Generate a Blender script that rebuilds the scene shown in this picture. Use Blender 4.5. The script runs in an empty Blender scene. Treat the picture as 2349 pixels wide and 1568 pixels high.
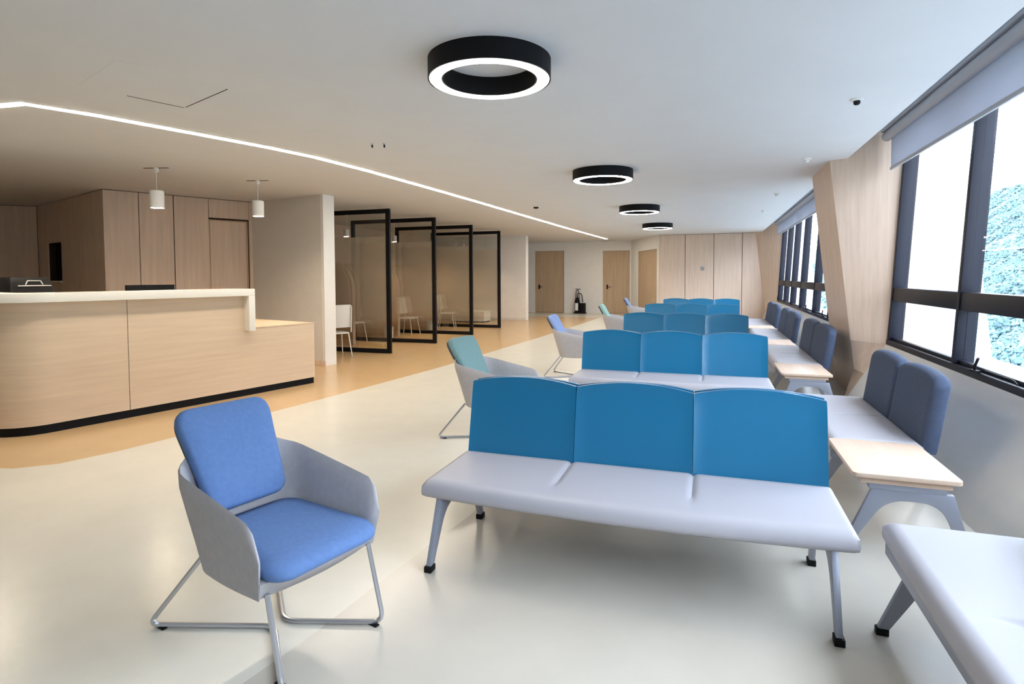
import bpy, bmesh, math, random
from mathutils import Vector, Matrix, noise
random.seed(7)
S = bpy.context.scene
COL = S.collection
PI = math.pi

# ------------------------------------------------------------------ camera
FPX, YAW, PITCH, ROLL, PPY = 1331.3, .3303, .042, -.004, 690.0
cam_d = bpy.data.cameras.new('camera')
cam = bpy.data.objects.new('camera', cam_d); COL.objects.link(cam)
_fw = Vector((-math.sin(YAW)*math.cos(PITCH), math.cos(YAW)*math.cos(PITCH), -math.sin(PITCH)))
_rt = Vector((math.cos(YAW), math.sin(YAW), 0)); _up = _rt.cross(_fw)
_r = math.cos(ROLL)*_rt + math.sin(ROLL)*_up
_u = math.cos(ROLL)*_up - math.sin(ROLL)*_rt
m = Matrix((_r, _u, -_fw)).transposed().to_4x4(); m.translation = (0, 0, 1.5)
cam.matrix_world = m
cam_d.sensor_fit = 'HORIZONTAL'; cam_d.sensor_width = 36.0
cam_d.lens = 36.0*FPX/2349.0
cam_d.shift_y = (PPY - 784.0)/2349.0
cam_d.clip_start = .05; cam_d.clip_end = 400
S.camera = cam

# ------------------------------------------------------------------ world, sky
w = bpy.data.worlds.new('sky'); S.world = w; w.use_nodes = True
bg = w.node_tree.nodes['Background']
bg.inputs[0].default_value = (.75, .835, 1.0, 1); bg.inputs[1].default_value = 9.5

def portal(name, y0, y1, z0, z1, x):
    l = bpy.data.lights.new(name, 'AREA'); l.shape = 'RECTANGLE'; l.size = y1-y0; l.size_y = z1-z0
    l.cycles.is_portal = True
    o = bpy.data.objects.new(name, l); COL.objects.link(o)
    o.location = (x, (y0+y1)/2, (z0+z1)/2)
    o.rotation_euler = (PI/2, 0, PI/2)      # emits toward -x
    return o
portal('window_daylight', -1.5, 7.7, .66, 3.16, 2.2)
portal('window_daylight', 9.7, 19.35, .66, 3.16, 2.2)

vs = S.view_settings
vs.view_transform = 'Standard'; vs.look = 'None'; vs.gamma = 1.0; vs.use_curve_mapping = False
vs.exposure = 0.75
cy = S.cycles
cy.max_bounces = 7; cy.diffuse_bounces = 4; cy.glossy_bounces = 2; cy.transmission_bounces = 5; cy.transparent_max_bounces = 14
cy.caustics_reflective = False; cy.caustics_refractive = False
cy.adaptive_threshold = .03; cy.use_light_tree = False

# ------------------------------------------------------------------ materials
MATS = {}
def mat(name, col, rough=.5, spec=.5, metal=0., var=0., vscale=6., bump=0., bscale=60., stretch=None, emit=None, estr=0., coat=0.):
    if name in MATS: return MATS[name]
    M = bpy.data.materials.new(name); M.use_nodes = True
    nt = M.node_tree; b = nt.nodes['Principled BSDF']
    b.inputs['Base Color'].default_value = (*col, 1); b.inputs['Roughness'].default_value = rough
    b.inputs['Specular IOR Level'].default_value = spec; b.inputs['Metallic'].default_value = metal
    if coat: b.inputs['Coat Weight'].default_value = coat; b.inputs['Coat Roughness'].default_value = .15
    if emit:
        b.inputs['Emission Color'].default_value = (*emit, 1); b.inputs['Emission Strength'].default_value = estr
    tc = nt.nodes.new('ShaderNodeTexCoord')
    if var:
        mp = nt.nodes.new('ShaderNodeMapping'); nz = nt.nodes.new('ShaderNodeTexNoise')
        if stretch: mp.inputs['Scale'].default_value = stretch
        nz.inputs['Scale'].default_value = vscale; nz.inputs['Detail'].default_value = 6; nz.inputs['Roughness'].default_value = .6
        nt.links.new(tc.outputs['Object'], mp.inputs[0]); nt.links.new(mp.outputs[0], nz.inputs['Vector'])
        rp = nt.nodes.new('ShaderNodeValToRGB')
        rp.color_ramp.elements[0].position = .3; rp.color_ramp.elements[1].position = .7
        rp.color_ramp.elements[0].color = (*[c*(1-var) for c in col], 1)
        rp.color_ramp.elements[1].color = (*[min(1, c*(1+var)) for c in col], 1)
        nt.links.new(nz.outputs['Fac'], rp.inputs[0]); nt.links.new(rp.outputs[0], b.inputs['Base Color'])
    if bump:
        nb = nt.nodes.new('ShaderNodeTexNoise'); nb.inputs['Scale'].default_value = bscale; nb.inputs['Detail'].default_value = 3
        nt.links.new(tc.outputs['Object'], nb.inputs['Vector'])
        bp = nt.nodes.new('ShaderNodeBump'); bp.inputs['Strength'].default_value = bump; bp.inputs['Distance'].default_value = .01
        nt.links.new(nb.outputs['Fac'], bp.inputs['Height']); nt.links.new(bp.outputs[0], b.inputs['Normal'])
    MATS[name] = M
    return M

def lamp_mat(name, col, strength):
    if name in MATS: return MATS[name]
    M = bpy.data.materials.new(name); M.use_nodes = True; nt = M.node_tree
    nt.nodes.clear()
    e = nt.nodes.new('ShaderNodeEmission'); o = nt.nodes.new('ShaderNodeOutputMaterial')
    e.inputs[0].default_value = (*col, 1); e.inputs[1].default_value = strength
    nt.links.new(e.outputs[0], o.inputs[0]); MATS[name] = M
    return M

def glass_mat(name, tint=(1, 1, 1), gloss=.07):
    M = bpy.data.materials.new(name); M.use_nodes = True; nt = M.node_tree; nt.nodes.clear()
    t = nt.nodes.new('ShaderNodeBsdfTransparent'); t.inputs[0].default_value = (*tint, 1)
    g = nt.nodes.new('ShaderNodeBsdfGlossy'); g.inputs['Roughness'].default_value = .02
    mx = nt.nodes.new('ShaderNodeMixShader'); mx.inputs[0].default_value = gloss
    o = nt.nodes.new('ShaderNodeOutputMaterial')
    nt.links.new(t.outputs[0], mx.inputs[1]); nt.links.new(g.outputs[0], mx.inputs[2]); nt.links.new(mx.outputs[0], o.inputs[0])
    MATS[name] = M; return M

def frost_mat():
    """printed frosted film: dense in the middle, fading out dot by dot towards the floor"""
    M = bpy.data.materials.new('frosted_film'); M.use_nodes = True; nt = M.node_tree; nt.nodes.clear()
    tc = nt.nodes.new('ShaderNodeTexCoord'); sp = nt.nodes.new('ShaderNodeSeparateXYZ')
    nt.links.new(tc.outputs['Object'], sp.inputs[0])
    mr = nt.nodes.new('ShaderNodeMapRange'); mr.interpolation_type = 'SMOOTHSTEP'
    mr.inputs[1].default_value = .25; mr.inputs[2].default_value = .85; mr.inputs[3].default_value = .0; mr.inputs[4].default_value = .56
    nt.links.new(sp.outputs['Z'], mr.inputs[0])
    t = nt.nodes.new('ShaderNodeBsdfTransparent'); t.inputs[0].default_value = (.97, .95, .92, 1)
    rf = nt.nodes.new('ShaderNodeBsdfRefraction'); rf.inputs['Roughness'].default_value = .22; rf.inputs['IOR'].default_value = 1.12
    rf.inputs[0].default_value = (.95, .89, .79, 1)
    df = nt.nodes.new('ShaderNodeBsdfDiffuse'); df.inputs[0].default_value = (.62, .55, .45, 1)
    m1 = nt.nodes.new('ShaderNodeMixShader'); m1.inputs[0].default_value = .45
    nt.links.new(rf.outputs[0], m1.inputs[1]); nt.links.new(df.outputs[0], m1.inputs[2])
    m2 = nt.nodes.new('ShaderNodeMixShader')
    nt.links.new(mr.outputs[0], m2.inputs[0]); nt.links.new(t.outputs[0], m2.inputs[1]); nt.links.new(m1.outputs[0], m2.inputs[2])
    o = nt.nodes.new('ShaderNodeOutputMaterial'); nt.links.new(m2.outputs[0], o.inputs[0])
    MATS['frosted_film'] = M; return M

def blind_mat():
    M = bpy.data.materials.new('blind_fabric'); M.use_nodes = True; nt = M.node_tree; nt.nodes.clear()
    d = nt.nodes.new('ShaderNodeBsdfDiffuse'); d.inputs[0].default_value = (.60, .60, .64, 1)
    t = nt.nodes.new('ShaderNodeBsdfTranslucent'); t.inputs[0].default_value = (.5, .52, .58, 1)
    p = nt.nodes.new('ShaderNodeBsdfTransparent')
    a = nt.nodes.new('ShaderNodeMixShader'); a.inputs[0].default_value = .42
    b = nt.nodes.new('ShaderNodeMixShader'); b.inputs[0].default_value = .04
    o = nt.nodes.new('ShaderNodeOutputMaterial')
    nt.links.new(d.outputs[0], a.inputs[1]); nt.links.new(t.outputs[0], a.inputs[2])
    nt.links.new(a.outputs[0], b.inputs[1]); nt.links.new(p.outputs[0], b.inputs[2]); nt.links.new(b.outputs[0], o.inputs[0])
    MATS['blind_fabric'] = M; return M

def wood(name, col, var=.13, axis='z', rough=.5):
    st = {'z': (9, 9, .45), 'h': (.5, .5, 11), 'y': (9, .5, 9), 'x': (.5, 9, 9)}[axis]
    return mat(name, col, rough=rough, spec=.3, var=var, vscale=2.2, stretch=st)

M_WALL = mat('white_paint', (.80, .79, .77), .75, .25, var=.02)
M_WALLG = mat('warm_grey_paint', (.68, .66, .63), .75, .25, var=.02)
M_CEIL = mat('ceiling_paint', (.72, .72, .73), .85, .2, var=.015, vscale=2)
M_TAN = mat('tan_vinyl', (.60, .41, .22), .22, .5, var=.035, vscale=3, bump=.02, bscale=200)
M_CREAM = mat('cream_vinyl', (.70, .67, .575), .24, .5, var=.03, vscale=3, bump=.02, bscale=200)
M_BEIGE = mat('beige_vinyl', (.57, .525, .445), .20, .5, var=.035, vscale=3, bump=.02, bscale=200)
M_OAK = wood('oak_veneer', (.69, .54, .425), .09)
M_OAKD = wood('oak_veneer_door', (.50, .375, .255))
M_OAKH = wood('oak_laminate_counter', (.70, .55, .40), .07, axis='h')
M_MAPLE = wood('pale_maple', (.60, .45, .34), .06, 'x', .4)
M_BOOTH = wood('amber_veneer', (.68, .42, .22), .1)
M_BLACK = mat('black_metal', (.004, .004, .005), .6, .2)
M_BLACKP = mat('black_plastic', (.006, .006, .007), .6, .2)
M_DARKJ = mat('dark_joint', (.05, .03, .02), .8, .1)
M_WHITES = mat('white_solid_surface', (.82, .79, .72), .35, .4)
M_WHITEP = mat('white_plastic', (.78, .77, .74), .45, .4)
M_TEAL = mat('teal_plastic', (.003, .14, .28), .26, .5, bump=.05, bscale=300)
M_VINYL = mat('pale_grey_vinyl', (.40, .39, .42), .45, .4, bump=.05, bscale=250)
M_SLATE = mat('slate_blue_fabric', (.055, .075, .125), .8, .3, var=.1, vscale=40, bump=.15, bscale=400)
M_STEEL = mat('grey_powder_coat', (.30, .32, .38), .4, .5, metal=.3)
M_CHROME = mat('satin_chrome', (.55, .56, .60), .25, .5, metal=.85)
M_SHELL = mat('grey_shell_fabric', (.45, .43, .44), .85, .2, var=.05, vscale=30, bump=.1, bscale=400)
M_BLUE = mat('cornflower_fabric', (.125, .215, .43), .9, .2, var=.07, vscale=50, bump=.15, bscale=500)
M_SAGE = mat('sage_fabric', (.19, .30, .295), .9, .2, var=.07, vscale=50, bump=.15, bscale=500)
M_MINT = mat('mint_fabric', (.30, .47, .42), .9, .2, var=.07, vscale=50, bump=.15, bscale=500)
M_PERI = mat('periwinkle_fabric', (.27, .36, .60), .9, .2, var=.07, vscale=50, bump=.15, bscale=500)
M_WFRAME = mat('dark_navy_aluminium', (.006, .007, .014), .45, .2)
M_CONC = mat('pale_concrete', (.62, .64, .64), .8, .2, var=.06, vscale=4)
M_ALU = mat('blind_cassette_grey', (.42, .43, .46), .4, .4)
M_GLASS = glass_mat('window_glass', (.96, .98, .98), .05)
M_PGLASS = glass_mat('partition_glass', (.93, .93, .90), .06)
M_FROST = frost_mat()
M_BLIND = blind_mat()
M_RING = lamp_mat('ring_lamp_diffuser', (1, .90, .80), 22)
M_LED = lamp_mat('led_strip_diffuser', (1, .89, .74), 33)
M_BULB = lamp_mat('warm_pendant_lamp', (1, .80, .56), 600)
M_BULB2 = lamp_mat('warm_booth_lamp', (1, .72, .42), 2400)
M_DARK = mat('dark_niche', (.008, .008, .009), .6, .2)

# ------------------------------------------------------------------ mesh helpers
class MB:
    def __init__(s): s.v = []; s.f = []
    def add(s, vs_, fs_):
        n = len(s.v); s.v += [tuple(p) for p in vs_]; s.f += [tuple(i+n for i in f) for f in fs_]; return s
    def box(s, x0, x1, y0, y1, z0, z1, M=None):
        p = [Vector((x, y, z)) for z in (z0, z1) for y in (y0, y1) for x in (x0, x1)]
        if M: p = [M @ q for q in p]
        return s.add(p, [(0, 2, 3, 1), (4, 5, 7, 6), (0, 1, 5, 4), (2, 6, 7, 3), (0, 4, 6, 2), (1, 3, 7, 5)])
    def hexa(s, p):   # 8 corner points: bottom 4 ccw, top 4 ccw
        return s.add(p, [(3, 2, 1, 0), (4, 5, 6, 7), (0, 1, 5, 4), (1, 2, 6, 5), (2, 3, 7, 6), (3, 0, 4, 7)])
    def prism(s, poly, z0, z1):
        n = len(poly)
        p = [(x, y, z0) for x, y in poly]+[(x, y, z1) for x, y in poly]
        return s.add(p, [tuple(range(n-1, -1, -1)), tuple(range(n, 2*n))]+[(i, (i+1) % n, n+(i+1) % n, n+i) for i in range(n)])
    def loft(s, loops, cap=(True, True), closed=False):
        n = len(loops[0]); p = [q for l in loops for q in l]; f = []
        L = len(loops)
        for k in range(L if closed else L-1):
            a = k*n; b = ((k+1) % L)*n
            for i in range(n): j = (i+1) % n; f.append((a+i, a+j, b+j, b+i))
        if not closed:
            if cap[0]: f.append(tuple(range(n-1, -1, -1)))
            if cap[1]: f.append(tuple(range((L-1)*n, L*n)))
        return s.add(p, f)
    def tube(s, path, r, n=8, closed=False):
        P = [Vector(p) for p in path]; L = len(P); loops = []; prev = None
        for i in range(L):
            if closed: d = P[(i+1) % L]-P[i-1]
            else: d = P[min(i+1, L-1)]-P[max(i-1, 0)]
            d.normalize()
            if prev is None:
                a = Vector((0, 0, 1)) if abs(d.z) < .9 else Vector((1, 0, 0))
                u = d.cross(a).normalized()
            else:
                u = (prev-d*prev.dot(d)).normalized()
            prev = u; v = d.cross(u)
            rr = r[i] if isinstance(r, (list, tuple)) else r
            loops.append([P[i]+(u*math.cos(t)+v*math.sin(t))*rr for t in [2*PI*k/n for k in range(n)]])
        return s.loft(loops, closed=closed)
    def lathe(s, prof, n=24, c=(0, 0, 0), closed=False):
        loops = [[(c[0]+r*math.cos(2*PI*k/n), c[1]+r*math.sin(2*PI*k/n), c[2]+z) for k in range(n)] for r, z in prof]
        return s.loft(loops, closed=closed)
    def build(s, name, material, parent=None, smooth=False, bevel=0., seg=2, angle=None):
        me = bpy.data.meshes.new(name); me.from_pydata([tuple(q) for q in s.v], [], s.f)
        bm = bmesh.new(); bm.from_mesh(me)
        bmesh.ops.recalc_face_normals(bm, faces=bm.faces)
        if bevel:
            es = [e for e in bm.edges if len(e.link_faces) == 2 and e.calc_face_angle(0) > .5]
            bmesh.ops.bevel(bm, geom=es, offset=bevel, segments=seg, profile=.6, affect='EDGES', clamp_overlap=True)
        bm.to_mesh(me); bm.free()
        if smooth or bevel:
            me.shade_smooth()
            me.set_sharp_from_angle(angle=angle if angle else math.radians(38))
        me.materials.append(material)
        o = bpy.data.objects.new(name, me); COL.objects.link(o)
        if parent: o.parent = parent
        return o

def rounded(path, r, n=5, closed=False):
    """polyline with its corners rounded"""
    P = [Vector(p) for p in path]; out = []; L = len(P)
    for i in range(L):
        if not closed and i in (0, L-1): out.append(P[i]); continue
        a, b, c = P[i-1], P[i], P[(i+1) % L]
        rr = r[i] if isinstance(r, (list, tuple)) else r
        d1 = (a-b); d2 = (c-b); k1 = min(rr, d1.length*.49); k2 = min(rr, d2.length*.49)
        p1 = b+d1.normalized()*k1; p2 = b+d2.normalized()*k2
        for j in range(n+1):
            t = j/n; out.append(p1*(1-t)**2+b*2*t*(1-t)+p2*t*t)
    return out

def tag(o, label=None, cat=None, group=None, kind=None):
    if label: o['label'] = label
    if cat: o['category'] = cat
    if group: o['group'] = group
    if kind: o['kind'] = kind
    return o
def empty(name, loc=(0, 0, 0), rz=0., label=None, cat=None, group=None, kind=None):
    o = bpy.data.objects.new(name, None); COL.objects.link(o); o.location = loc; o.rotation_euler = (0, 0, rz)
    o.empty_display_size = .1
    return tag(o, label, cat, group, kind)
def struct(o, label=None): return tag(o, label, None, None, 'structure')
def copy_tree(o, parent=None):
    c = o.copy(); COL.objects.link(c); c.parent = parent
    for ch in list(o.children): copy_tree(ch, c)
    return c

CH = 2.894     # ceiling height
def wx(z):     # inner line of the slightly leaning window plane
    return 1.92+.056*(z-.71)
def colx(z):   # room-side line of the slanted wood columns
    return 1.70-.12*z

# ------------------------------------------------------------------ floor
fl = struct(MB().prism([(-15, -3.2), (2.16, -3.2), (2.16, 24), (-15, 24)], -.12, 0).build('floor', M_TAN))
L1 = [(-9.5, 2.35), (-6.2, 2.82), (-5.45, 2.94), (-5.2, 3.0), (-4.98, 3.2), (-4.85, 3.6), (-4.72, 4.4), (-4.56, 5.69), (-4.4, 7.1), (-4.25, 8.6), (-4.1, 11.5), (-3.97, 14.1), (-3.85, 18), (-3.8, 21)]
L2 = [(-1.45, 21), (-1.42, 8), (-1.42, 3.32), (-1.49, 2.75), (-1.53, 2.4), (-1.57, 1.97), (-1.64, 1.55), (-1.85, .9), (-2.3, -.2), (-3.0, -3.2)]
MB().prism(L1+[(-7, 21), (-7, 23.3), (-1.45, 23.3)]+L2+[(-15, -3.2), (-15, 1.9)], .0, .0015).build('floor_inlay', M_CREAM, fl)
MB().prism(L2+[(1.95, -3.2), (1.95, 21)], .0, .0016).build('floor_inlay', M_BEIGE, fl)

# ------------------------------------------------------------------ ceiling
ce = struct(MB().prism([(-15, -3.2), (1.53, -3.2), (1.53, 20.6), (1.53, 24), (-15, 24)], CH, CH+.36).build('ceiling', M_CEIL))
# blind pocket along the windows (ceiling steps up a little)
MB().prism([(1.53, -3.2), (2.3, -3.2), (2.3, 24), (1.53, 24)], CH+.28, CH+.36).build('blind_pocket', M_CEIL, ce)

# ------------------------------------------------------------------ walls
def wall_path(name, pts, th, z0, z1, m, side=1):
    """a wall of thickness th on the left of each plan segment"""
    mb = MB()
    for (x0, y0), (x1, y1) in zip(pts[:-1], pts[1:]):
        d = Vector((x1-x0, y1-y0)); n = Vector((-d.y, d.x)).normalized()*th*side
        mb.prism([(x0, y0), (x1, y1), (x1+n.x, y1+n.y), (x0+n.x, y0+n.y)] if side > 0 else [(x1, y1), (x0, y0), (x0+n.x, y0+n.y), (x1+n.x, y1+n.y)], z0, z1)
    return mb.build(name, m)

struct(wall_path('wall_back', [(-15, -3.1), (2.0, -3.1)], .15, 0, CH, M_WALL, -1))
struct(wall_path('wall_left', [(-14.9, -3.2), (-14.9, 24)], .15, 0, CH, M_WALLG, 1))

# window wall: leaning apron below the glazing, one per bay, with head above the glass
def apron(y0, y1):
    mb = MB()
    mb.hexa([(1.47, y0, 0), (2.14, y0, 0), (2.14, y1, 0), (1.47, y1, 0), (wx(.71)-.02, y0, .71), (2.14, y0, .71), (2.14, y1, .71), (wx(.71)-.02, y1, .71)])
    mb.box(wx(3.1)-.02, 2.24, y0, y1, 3.12, 3.18)
    return mb
wr = struct(apron(-3.2, 7.65).build('wall_right', M_WALLG))
apron(9.7, 19.3).build('apron', M_WALLG, wr)
MB().box(1.94, 2.24, -3.2, -1.5, .71, 3.18).build('pier', M_WALL, wr)

# wood-clad slanted columns
def column(name, yj0, yA, yB, yj1):
    """yj0 near window jamb, yA/yB edges of the slanted room-side face, yj1 far window jamb"""
    zs = [0, .36, .71, 1.2, 1.6, 2.0, 2.4, 2.8, CH+.27]
    def jx(z): return 1.47+(wx(.71)-.02-1.47)*z/.71 if z <= .71 else wx(z)-.005
    root = MB()
    loops = []
    for z in zs:
        l = []
        if yj0 is not None: l += [(jx(z), yj0, z)]
        l += [(colx(z), yA, z)]
        if yB is not None: l += [(colx(z), yB, z)]
        if yj1 is not None: l += [(jx(z), yj1, z), (2.24, yj1, z)]
        else: l += [(2.24, yA+.2, z)]
        if yj0 is not None: l += [(2.24, yj0, z)]
        loops.append(l)
    root.loft(loops)
    return root.build(name, M_OAK, None, smooth=True, angle=math.radians(12))
struct(column('wall_column', 7.65, 8.0, 9.3, 9.72), 'slanted oak-clad column between the two window bays')
struct(column('wall_column', 19.29, 20.4, None, None), 'oak-clad splayed reveal at the far end of the windows')

# ------------------------------------------------------------------ windows
def window(name, ys, z0, z1, zt0, zt1, label):
    """ys: mullion centre positions (first and last are the jambs)"""
    root = struct(empty(name, (0, 0, 0)), label)
    d = .10
    def bar(nm, ya, yb, za, zb, dep=d, proud=0.):
        return MB().hexa([(wx(za)-proud, ya, za), (wx(za)+dep, ya, za), (wx(za)+dep, yb, za), (wx(za)-proud, yb, za),
                          (wx(zb)-proud, ya, zb), (wx(zb)+dep, ya, zb), (wx(zb)+dep, yb, zb), (wx(zb)-proud, yb, zb)]).build(nm, M_WFRAME, root, bevel=.004)
    bar('sill_rail', ys[0], ys[-1], z0, z0+.055, d, .02)
    bar('sill_rail', ys[0], ys[-1], z0+.055, z0+.085, .06, -.02)
    bar('head_rail', ys[0], ys[-1], z1-.06, z1)
    for i, y in enumerate(ys):
        a, b = (y-.03, y+.03)
        if i == 0: a, b = y, y+.06
        if i == len(ys)-1: a, b = y-.06, y
        bar('mullion', a, b, z0+.03, z1-.02, d+.03, .012)
    for a, b in zip(ys[:-1], ys[1:]):
        bar('transom', a+.03, b-.03, zt0, zt1, d, .005)
        for za, zb in ((z0+.08, zt0), (zt1, z1-.06)):
            MB().hexa([(wx(za)+.05, a+.03, za), (wx(za)+.056, a+.03, za), (wx(za)+.056, b-.03, za), (wx(za)+.05, b-.03, za),
                       (wx(zb)+.05, a+.03, zb), (wx(zb)+.056, a+.03, zb), (wx(zb)+.056, b-.03, zb), (wx(zb)+.05, b-.03, zb)]).build('pane', M_GLASS, root)
    return root
W1 = window('window_1', [-1.5, .29, 2.12, 3.94, 5.75, 7.65], .71, 3.16, 1.208, 1.357, 'near run of dark framed windows above the side benches')
W2 = window('window_2', [9.72, 11.3, 12.9, 14.75, 16.35, 17.8, 19.3], .71, 3.16, 1.208, 1.357, 'far run of dark framed windows beyond the slanted column')
# stay handle on the sill
def stay(y, root):
    x = wx(.75)-.03; z = .765
    h = MB(); h.box(x-.015, x+.02, y-.05, y+.05, z, z+.017)
    h.tube([(x, y, z+.015), (x-.012, y-.03, z+.045), (x-.012, y-.09, z+.115)], .010, 6)
    h.tube(rounded([(x+.02, y-.06, z+.01), (x+.02, y-.10, z+.03), (x+.02, y-.55, z+.03), (x+.02, y-.6, z+.01)], .02), .006, 6)
    return h.build('window_stay', M_BLACKP, root, smooth=True)
stay(5.26, W1); stay(19.0, W2); stay(13.5, W2); stay(11.6, W2)

# roller blinds with cassette
def blind(name, y0, y1, zb, label):
    root = empty(name, (1.87, (y0+y1)/2, 3.05), 0, label, 'blind')
    L = (y1-y0)/2
    MB().tube([(-.02, -L, 0), (-.02, L, 0)], .052, 16).build('roller_tube', M_ALU, root, smooth=True)
    MB().box(-.08, .05, -L, L, .045, .075).build('bracket_rail', M_ALU, root)
    MB().box(.020, .0225, -L+.02, L-.02, zb-3.05, 0).build('blind_fabric', M_BLIND, root)
    MB().box(.010, .032, -L+.02, L-.02, zb-3.05-.025, zb-3.05+.01).build('hem_bar', M_ALU, root, bevel=.004)
blind('roller_blind', 3.97, 7.59, 2.695, 'half lowered grey roller blind over the near window panes')
blind('roller_blind', -1.45, 3.93, 2.695, 'half lowered grey roller blind nearest the camera')
blind('roller_blind', 9.8, 19.2, 2.725, 'half lowered grey roller blind over the far window run')

# ------------------------------------------------------------------ far end
we = struct(MB().box(-1.68, 2.24, 20.43, 20.6, 0, CH).build('wall_far', M_DARKJ))
edges = [-1.68, -.83, .08, .955, 1.70]
for k, (a, b) in enumerate(zip(edges[:-1], edges[1:])):
    mb = MB(); g = .008
    if k < 3: mb.box(a+g, b-g, 20.40, 20.43, 0, CH-.01)
    else: mb.hexa([(a+g, 20.4, 0), (colx(0), 20.4, 0), (colx(0), 20.43, 0), (a+g, 20.43, 0), (a+g, 20.4, CH-.01), (colx(CH), 20.4, CH-.01), (colx(CH), 20.43, CH-.01), (a+g, 20.43, CH-.01)])
    mb.build('panel', M_OAK, we)

def door_leaf(root, x0, x1, z1, depth, M, handle_x, mt=M_OAKD):
    """leaf, frame lines and lever in a local frame (x along wall, -y toward the viewer)"""
    d = MB().box(x0+.03, x1-.03, -.005, .03, .01, z1-.03, M).build('door_leaf', mt, root)
    MB().box(x0, x0+.03, -.02, .06, 0, z1, M).build('jamb', M_OAKD, root)
    MB().box(x1-.03, x1, -.02, .06, 0, z1, M).build('jamb', M_OAKD, root)
    MB().box(x0+.03, x1-.03, -.02, .06, z1-.03, z1, M).build('jamb', M_OAKD, root)
    if handle_x is not None:
        h = MB(); h.box(handle_x-.03, handle_x+.03, -.015, -.005, .98, 1.16, M)
        h.tube([M @ Vector((handle_x, -.01, 1.07)), M @ Vector((handle_x, -.06, 1.07)), M @ Vector((handle_x+.16, -.06, 1.07))], .012, 6)
        h.build('door_handle', M_BLACKP, d)
def wall_holes(mb, x0, x1, z1, holes, M, th=.15):
    """wall strip in local frame with door openings [(xa, xb, ztop)]"""
    x = x0
    for a, b, zt in holes:
        mb.box(x, a, 0, th, 0, z1, M); mb.box(a, b, 0, th, zt, z1, M); x = b
    mb.box(x, x1, 0, th, 0, z1, M); return mb
Mf = Matrix.Translation((0, 23.3, 0))
struct(wall_holes(MB(), -9.5, -3.0, CH, [(-6.97, -5.72, 2.56), (-4.12, -3.05, 2.52)], Mf).build('wall_corridor', M_WALL), 'white corridor wall at the far end with two doors')
d1 = struct(empty('door_1'), 'closed oak door at the far left of the corridor wall'); door_leaf(d1, -6.97, -5.72, 2.56, .1, Mf @ Matrix.Translation((0, .06, 0)), -6.80)
d2 = struct(empty('door_2'), 'closed oak door right of the extinguisher'); door_leaf(d2, -4.12, -3.05, 2.52, .1, Mf @ Matrix.Translation((0, .06, 0)), -3.95)
A = Vector((-3.0, 23.3)); B = Vector((-1.68, 20.43)); dd = (B-A); Lr = dd.length
Md = Matrix.Translation((A.x, A.y, 0)) @ Matrix.Rotation(math.atan2(dd.y, dd.x), 4, 'Z')
# viewer is on the -x side: local -y must face it
struct(wall_holes(MB(), 0, Lr, CH, [(.82, 2.92, 2.44)], Md, .12).build('wall_diagonal', M_WALL), 'white diagonal wall with a recessed door beside the oak panels')
d3 = struct(empty('door_3'), 'recessed oak door next to the far oak panels'); door_leaf(d3, .82, 2.92, 2.44, .1, Md @ Matrix.Translation((0, .05, 0)), None)
struct(wall_path('wall_light_seal', [(-15, 23.9), (2.2, 23.9)], .1, 0, CH+.3, M_WALL, 1))  # unseen wall, added to stop sky light leaking in behind the corridor
struct(MB().box(-9.55, -9.4, 18.9, 23.9, 0, CH).build('wall_corridor_side', M_WALL))
# white block between booths and corridor
struct(MB().box(-9.4, -5.98, 18.9, 19.2, 0, CH).build('wall_block', M_WALL), 'white wall block between the booths and the corridor')
struct(MB().box(-9.4, -5.975, 18.885, 18.9, 0, .08).build('baseboard_block', M_WALLG))

# ------------------------------------------------------------------ grey partition wall and reception walls
struct(MB().prism([(-8.05, 8.64), (-6.24, 8.27), (-6.205, 8.50), (-8.0, 8.85)], 0, CH).build('wall_partition', M_WALLG), 'warm grey partition wall beside the reception counter')
struct(MB().prism([(-6.245, 8.265), (-6.185, 8.255), (-6.145, 8.505), (-6.205, 8.515)], 0, CH).build('trim_1', M_WALL), 'white end cap of the grey partition wall')
struct(MB().prism([(-7.9, 8.59), (-6.18, 8.24), (-6.175, 8.255), (-7.9, 8.605)], 0, .08).build('baseboard_partition', M_OAK))

K = Vector((-9.01, 6.57)); E2 = Vector((-8.03, 8.64)); W2p = Vector((-12.28, 7.66)); W3p = Vector((-14.6, 6.0))
def panel_wall(name, P, Q, cuts, mt, holes=None, label=None, flip=False):
    """dark backing with separate panels in front, P->Q with the viewer on the right-hand side (local -y)"""
    d = Q-P; L = d.length; Mx = Matrix.Translation((P.x, P.y, 0)) @ Matrix.Rotation(math.atan2(d.y, d.x), 4, 'Z')
    return Mx, L
# right wall K -> E2 (viewer at local -y side)
Mr, Lr2 = panel_wall('', K, E2, None, None)
wrx = MB(); wrx = wall_holes(wrx, 0, Lr2, CH, [(1.54, 2.22, 2.53)], Mr @ Matrix.Translation((0, .03, 0)), .1)
w1 = struct(wrx.build('wall_reception', M_DARKJ), 'oak panelled wall with a flush door behind the reception counter')
for a, b, z0, z1 in ((0, .475, 0, CH-.01), (.485, .98, 0, CH-.01), (.995, 1.535, 0, CH-.01), (1.545, 2.225, 2.56, CH-.01), (2.232, Lr2, 0, CH-.01)):
    MB().box(a, b, 0, .03, z0, z1, Mr).build('panel', M_OAK, w1)
d4 = struct(empty('door_4'), 'flush oak door behind the counter beside the grey wall'); door_leaf(d4, 1.545, 2.225, 2.54, .1, Mr @ Matrix.Translation((0, .06, 0)), None, M_OAK)
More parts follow.
